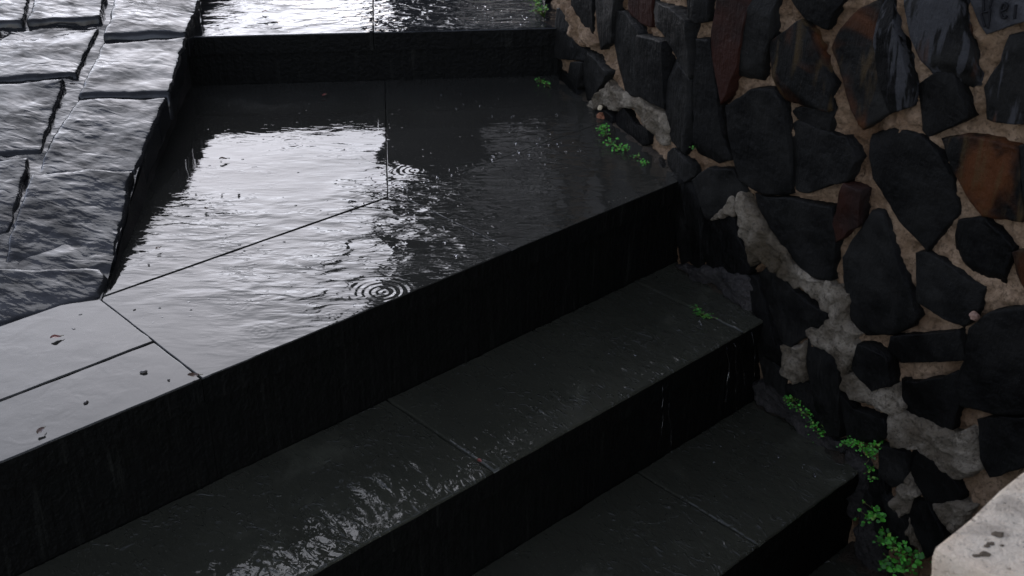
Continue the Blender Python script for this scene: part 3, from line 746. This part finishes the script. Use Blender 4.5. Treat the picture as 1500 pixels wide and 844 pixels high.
weed('dim green weed in the dark corner below the second step', [wallpt((1283, 752), .03), wallpt((1272, 762), .04), wallpt((1290, 760), .03)], 42, .008, .022, .02)
weed('largest bright green clump of round leaves beside the pale parapet', [wallpt((1300, 795), .03), wallpt((1315, 805), .04), wallpt((1330, 815), .03), wallpt((1345, 828), .03), wallpt((1310, 832), .04), wallpt((1330, 838), .04)], 130, .0085, .028, .025)
weed('tiny green sprout between two upright wall stones', [wallpt((1018, 218))], 8, .003, .006, .006)

# ------------------------------------------------------------------ fallen leaves and grit
def leaf_obj(px, z, L, lab, mat='dead_leaf', ang=0):
    c = at(px, z + .002); b = MB(); n = 6
    for i in range(n + 1):
        t = i / n; w = .34 * math.sin(math.pi * min(1, t * .93 + .05)) * L
        for k in (-1, -.5, 0, .5, 1):
            b.v.append(Vector(((t - .5) * L, k * w * (1 + .15 * random.random()), .0025 + .12 * L * abs(k) + .14 * L * math.sin(t * 5 + px[0]) * .5 + .05 * L)))
    for i in range(n):
        for k in range(4): b.f.append((i * 5 + k, i * 5 + k + 1, (i + 1) * 5 + k + 1, (i + 1) * 5 + k))
    t = _empty('fallen_leaf', lab, 'leaf', 'fallen leaves and bits on the wet paving'); t.location = c; t.rotation_euler = (0, 0, ang)
    b.build('blade', M[mat], t); s = MB(); s.tube([(L * .45, 0, .003), (L * .62, .01 * L, .004), (L * .8, .06 * L, .003)], [.0007, .0006, .0004], 5); s.build('stalk', M['stem'], t)
def grit(px, z, r, lab):
    c = at(px, z); b = MB()
    bm = bmesh.new(); bmesh.ops.create_icosphere(bm, subdivisions=2, radius=1)
    for v in bm.verts:
        k = 1 + .35 * fbm(v.co.x * 1.3 + px[0], v.co.y * 1.3, v.co.z * 1.3, 2)
        v.co = Vector((v.co.x * k * r * 1.25, v.co.y * k * r * .8, v.co.z * k * r * .55))
    me = bpy.data.meshes.new('grit'); bm.to_mesh(me); bm.free(); me.materials.append(M['pebble'])
    me.polygons.foreach_set('use_smooth', [True] * len(me.polygons))
    o = bpy.data.objects.new('pebble', me); C.objects.link(o); o.location = (c.x, c.y, z + r * .35); o.rotation_euler = (0, 0, random.uniform(0, 6))
    tag(o, lab, 'pebble', 'small bits of grit on the wet paving')
leaf_obj((327, 235), .0025, .016, 'dark curled leaf on the mirror-bright landing slab, nearest the upper step', ang=.3)
leaf_obj((302, 308), .0025, .013, 'dark crumpled leaf in the middle of the bright landing slab', ang=2)
leaf_obj((232, 366), .0025, .011, 'small dark leaf on the bright landing slab close to the cobbled ramp', ang=1)
leaf_obj((82, 497), 0, .016, 'reddish brown leaf on the grey slab below the cobbles', 'red_leaf', .5)
leaf_obj((60, 634), 0, .014, 'dark crumpled leaf near the landing edge at far left', ang=1.2)
leaf_obj((284, 553), 0, .017, 'dark leaf scrap caught at the slab joint on the landing edge', ang=.2)
leaf_obj((388, 19), R1, .014, 'small red brown leaf on the upper step', 'red_leaf', .1)
leaf_obj((475, 141), .0025, .012, 'tiny red leaf below the riser of the upper step', 'red_leaf', .7)
leaf_obj((702, 677), -RISE, .010, 'brown leaf scrap in the tread joint of the first step down', 'red_leaf', 2.4)
for px, z, r, lab in [((118, 462), 0, .0028, 'dark bit of grit on the left grey slab beside the cobbles'), ((126, 590), 0, .0035, 'dark bit of grit midway on the left front slab'),
        ((211, 546), 0, .0045, 'largest dark bit of grit on the left front slab'), ((197, 454), 0, .002, 'tiny speck of grit beside the slab joint at the ramp foot'),
        ((108, 483), 0, .003, 'dark crumb just above the reddish leaf'), ((249, 284), .0025, .002, 'tiny speck on the bright slab left of the middle'),
        ((287, 285), .0025, .002, 'tiny speck just above the middle leaf of the bright slab'), ((350, 286), .0025, .003, 'dark crumb right of the middle leaf of the bright slab'),
        ((325, 286), .0025, .0018, 'tiny speck near the centre of the bright slab'), ((218, 388), .0025, .0022, 'tiny speck at the bright slab edge by the joint'),
        ((745, 358), 0, .0025, 'pale crumb at the right joint near the landing edge'), ((247, 557), 0, .0025, 'dark crumb left of the leaf scrap on the landing edge')]:
    grit(px, z, r, lab)
# stones lodged at the wall foot
def lodged(px, r, lab, col):
    c = wallpt(px, .03); m = plain('lodged_stone', col, .6, .3, .4, 60, .002, 150)
    bm = bmesh.new(); bmesh.ops.create_icosphere(bm, subdivisions=3, radius=1)
    for v in bm.verts:
        k = 1 + .4 * fbm(v.co.x + px[0], v.co.y, v.co.z, 3); v.co = v.co * k * r
    me = bpy.data.meshes.new('stone'); bm.to_mesh(me); bm.free(); me.materials.append(m)
    o = bpy.data.objects.new('pebble', me); C.objects.link(o); o.location = c; tag(o, lab, 'pebble')
lodged((880, 172), .010, 'orange brown pebble stuck in the wall foot above the landing weed', (.22, .09, .045))
lodged((879, 158), .0055, 'tiny pale pebble stuck above the orange brown one', (.5, .42, .28))
lodged((1427, 463), .008, 'pinkish pebble stuck in the mortar between large stones at right', (.24, .15, .11))

# ------------------------------------------------------------------ water running over the first step down
t = NT('falling_water'); t.p.inputs['Transmission Weight'].default_value = 1.0; t.p.inputs['IOR'].default_value = 1.33; t.p.inputs['Roughness'].default_value = .04; M['water'] = t.m
fwb = MB()
for (px, dx, hh, r) in [((1052, 502), -.016, .11, .0012), ((1060, 497), .006, .15, .0017), ((1066, 494), .012, .10, .0011), ((1088, 482), .004, .14, .0010), ((962, 552), .008, .16, .0011), ((955, 556), -.016, .10, .0008)]:
    p0 = at(px, -RISE - .004); q = un(uof(p0), C1 - GO - .004); pts = []; rr = []
    for k in range(15):
        tt = k / 14; w = .006 * fbm(tt * 5, px[0] * .37, 0, 2)
        pts.append(Vector((q.x, q.y, 0)) + Vector((a_.x, a_.y, 0)) * (dx * tt + w) + Vector((nrm.x, nrm.y, 0)) * (.006 + .020 * tt ** .6) + Vector((0, 0, -RISE - .002 - hh * tt)))
        rr.append(max(.0002, r * (.55 + 1.3 * fbm(tt * 11, px[0], 2, 2))))
    fwb.tube(pts, rr, 7)
tag(fwb.build('water_trickle', M['water']), 'thin streams of water falling off the first step down near the wall', 'water', kind='stuff')

db = MB(); rd = random.Random(5)                          # splash drops sitting on the film where the streams meet
def drop(p, r):
    bm = bmesh.new(); bmesh.ops.create_icosphere(bm, subdivisions=2, radius=1)
    k = (rd.uniform(.8, 1.9), rd.uniform(.7, 1.0)); an = rd.uniform(0, 6.28); ca, sa = math.cos(an), math.sin(an)
    vs = []
    for v in bm.verts:
        x, y = v.co.x * k[0] * r, v.co.y * k[1] * r
        vs.append((p.x + x * ca - y * sa, p.y + x * sa + y * ca, p.z + (v.co.z * .75 + .35) * r))
    db.add(vs, [tuple(q.index for q in f.verts) for f in bm.faces]); bm.free()
for (x0, y0, x1, y1, sp, n, z) in [(592, 276, 800, 212, 7, 30, 0), (700, 160, 850, 215, 26, 24, 0), (640, 130, 800, 190, 22, 14, 0), (640, 320, 760, 380, 26, 12, 0), (480, 470, 620, 425, 8, 10, 0),
                                   (960, 440, 1060, 480, 16, 14, -RISE), (760, 560, 980, 470, 26, 22, -RISE), (1000, 640, 1200, 690, 24, 18, -2 * RISE), (700, 10, 790, 35, 10, 14, R1)]:
    for i in range(n):
        f = rd.random(); q = at((x0 + (x1 - x0) * f + rd.gauss(0, sp), y0 + (y1 - y0) * f + rd.gauss(0, sp * .6)), z + .001)
        lo = C1 - GO * round(-z / RISE) if z < R1 else -9
        if nof(q) > lo + .015 and uof(q) < wall_u(nof(q)) - .02: drop(q, rd.uniform(.0008, .0019) * (1.6 if rd.random() < .12 else 1))
tag(db.build('water_droplets', M['water']), 'scattered splash drops glinting on the wet paving and treads', 'water', kind='stuff')

# ------------------------------------------------------------------ what the wet stone mirrors: dark house and trees beyond the stairs; one more tree added for shade
hs_ = thing('house', 'dark house beyond the head of the stairs, seen mirrored in the wet paving', 'house')
b = MB(); hx, hy = -1.05, 9.2; b.prism(ccw([Vector((hx, hy)), Vector((hx + 9, hy + .4)), Vector((hx + 9, hy + 6)), Vector((hx, hy + 6))]), -1, 4.6); b.build('wall', M['render'], hs_, False)
b = MB(); b.add([(hx - .06, hy - .25, 4.55), (hx + 9.3, hy + .1, 4.55), (hx + 9.3, hy + 6.3, 4.55), (hx - .06, hy + 6.3, 4.55), (hx + .2, hy + 3, 6.2), (hx + 9, hy + 3.2, 6.2)],
      [(0, 1, 5, 4), (2, 3, 4, 5), (3, 0, 4), (1, 2, 5), (3, 2, 1, 0)]); b.build('roof', M['tile'], hs_, False)
for wx in (1.2, 4.0, 6.6):
    fr = MB(); y = hy + .4 * wx / 9
    fr.prism([Vector((hx + wx, y - .05)), Vector((hx + wx + 1.1, y - .05)), Vector((hx + wx + 1.1, y + .06)), Vector((hx + wx, y + .06))], 1.6, 3.0); f = fr.build('window', M['frame'], hs_, False)
    g = MB(); g.prism([Vector((hx + wx + .07, y - .056)), Vector((hx + wx + 1.03, y - .056)), Vector((hx + wx + 1.03, y)), Vector((hx + wx + .07, y))], 1.67, 2.93); g.build('pane', M['glass'], f, False)
def tree(x, y, h, rad, seed, lab, n):
    rnd = random.Random(seed); t = _empty('broadleaf_tree', lab, 'tree', 'trees overhanging the stairs'); t.location = (x, y, -1)
    tr = MB(); tr.tube([(0, 0, 0), (.05, .02, h * .25), (-.03, .05, h * .5), (.04, 0, h * .75)], [.16, .13, .11, .06], 9)
    cl = []
    for k in range(16):
        a = rnd.uniform(0, 6.28); e = rnd.uniform(-.35, 1); rr = rad * rnd.uniform(.35, .85)
        c = Vector((math.cos(a) * rr, math.sin(a) * rr, h * .72 + e * rad * .75)); cl.append((c, rad * rnd.uniform(.25, .45)))
        tr.tube([(0, 0, h * .45), c * .5 + Vector((0, 0, h * .3)), c], [.06, .035, .012], 6)
    tr.build('trunk', M['bark'], t); cr = MB()
    for i in range(n):
        c, r = rnd.choice(cl); d = Vector((rnd.gauss(0, 1), rnd.gauss(0, 1), rnd.gauss(0, 1))).normalized() * r * rnd.random() ** .4
        q = Vector((rnd.gauss(0, 1), rnd.gauss(0, 1), rnd.gauss(0, 1) + .6)).to_track_quat('Z', 'Y'); s = rnd.uniform(.06, .13)
        cr.add([c + d + q @ Vector(v) for v in ((-s, 0, 0), (0, -s * .5, .02), (s, 0, 0), (0, s * .5, .02))], [(0, 1, 2, 3)])
    cr.build('crown', M['tree_leaf'], t, False)
tree(.95, 5.2, 5.3, 2.15, 3, 'leafy dark tree just behind the rubble wall, seen mirrored in the landing', 13000)
tree(3.2, 4.0, 5.0, 2.0, 8, 'broad dark tree farther along behind the rubble wall, seen mirrored in the lower treads', 9000)
tree(4.3, -1.2, 5.0, 2.6, 12, 'tall dark tree behind the pale parapet, unseen and added to shade the risers', 6000)  # added tree out of view, keeps sky light off the risers
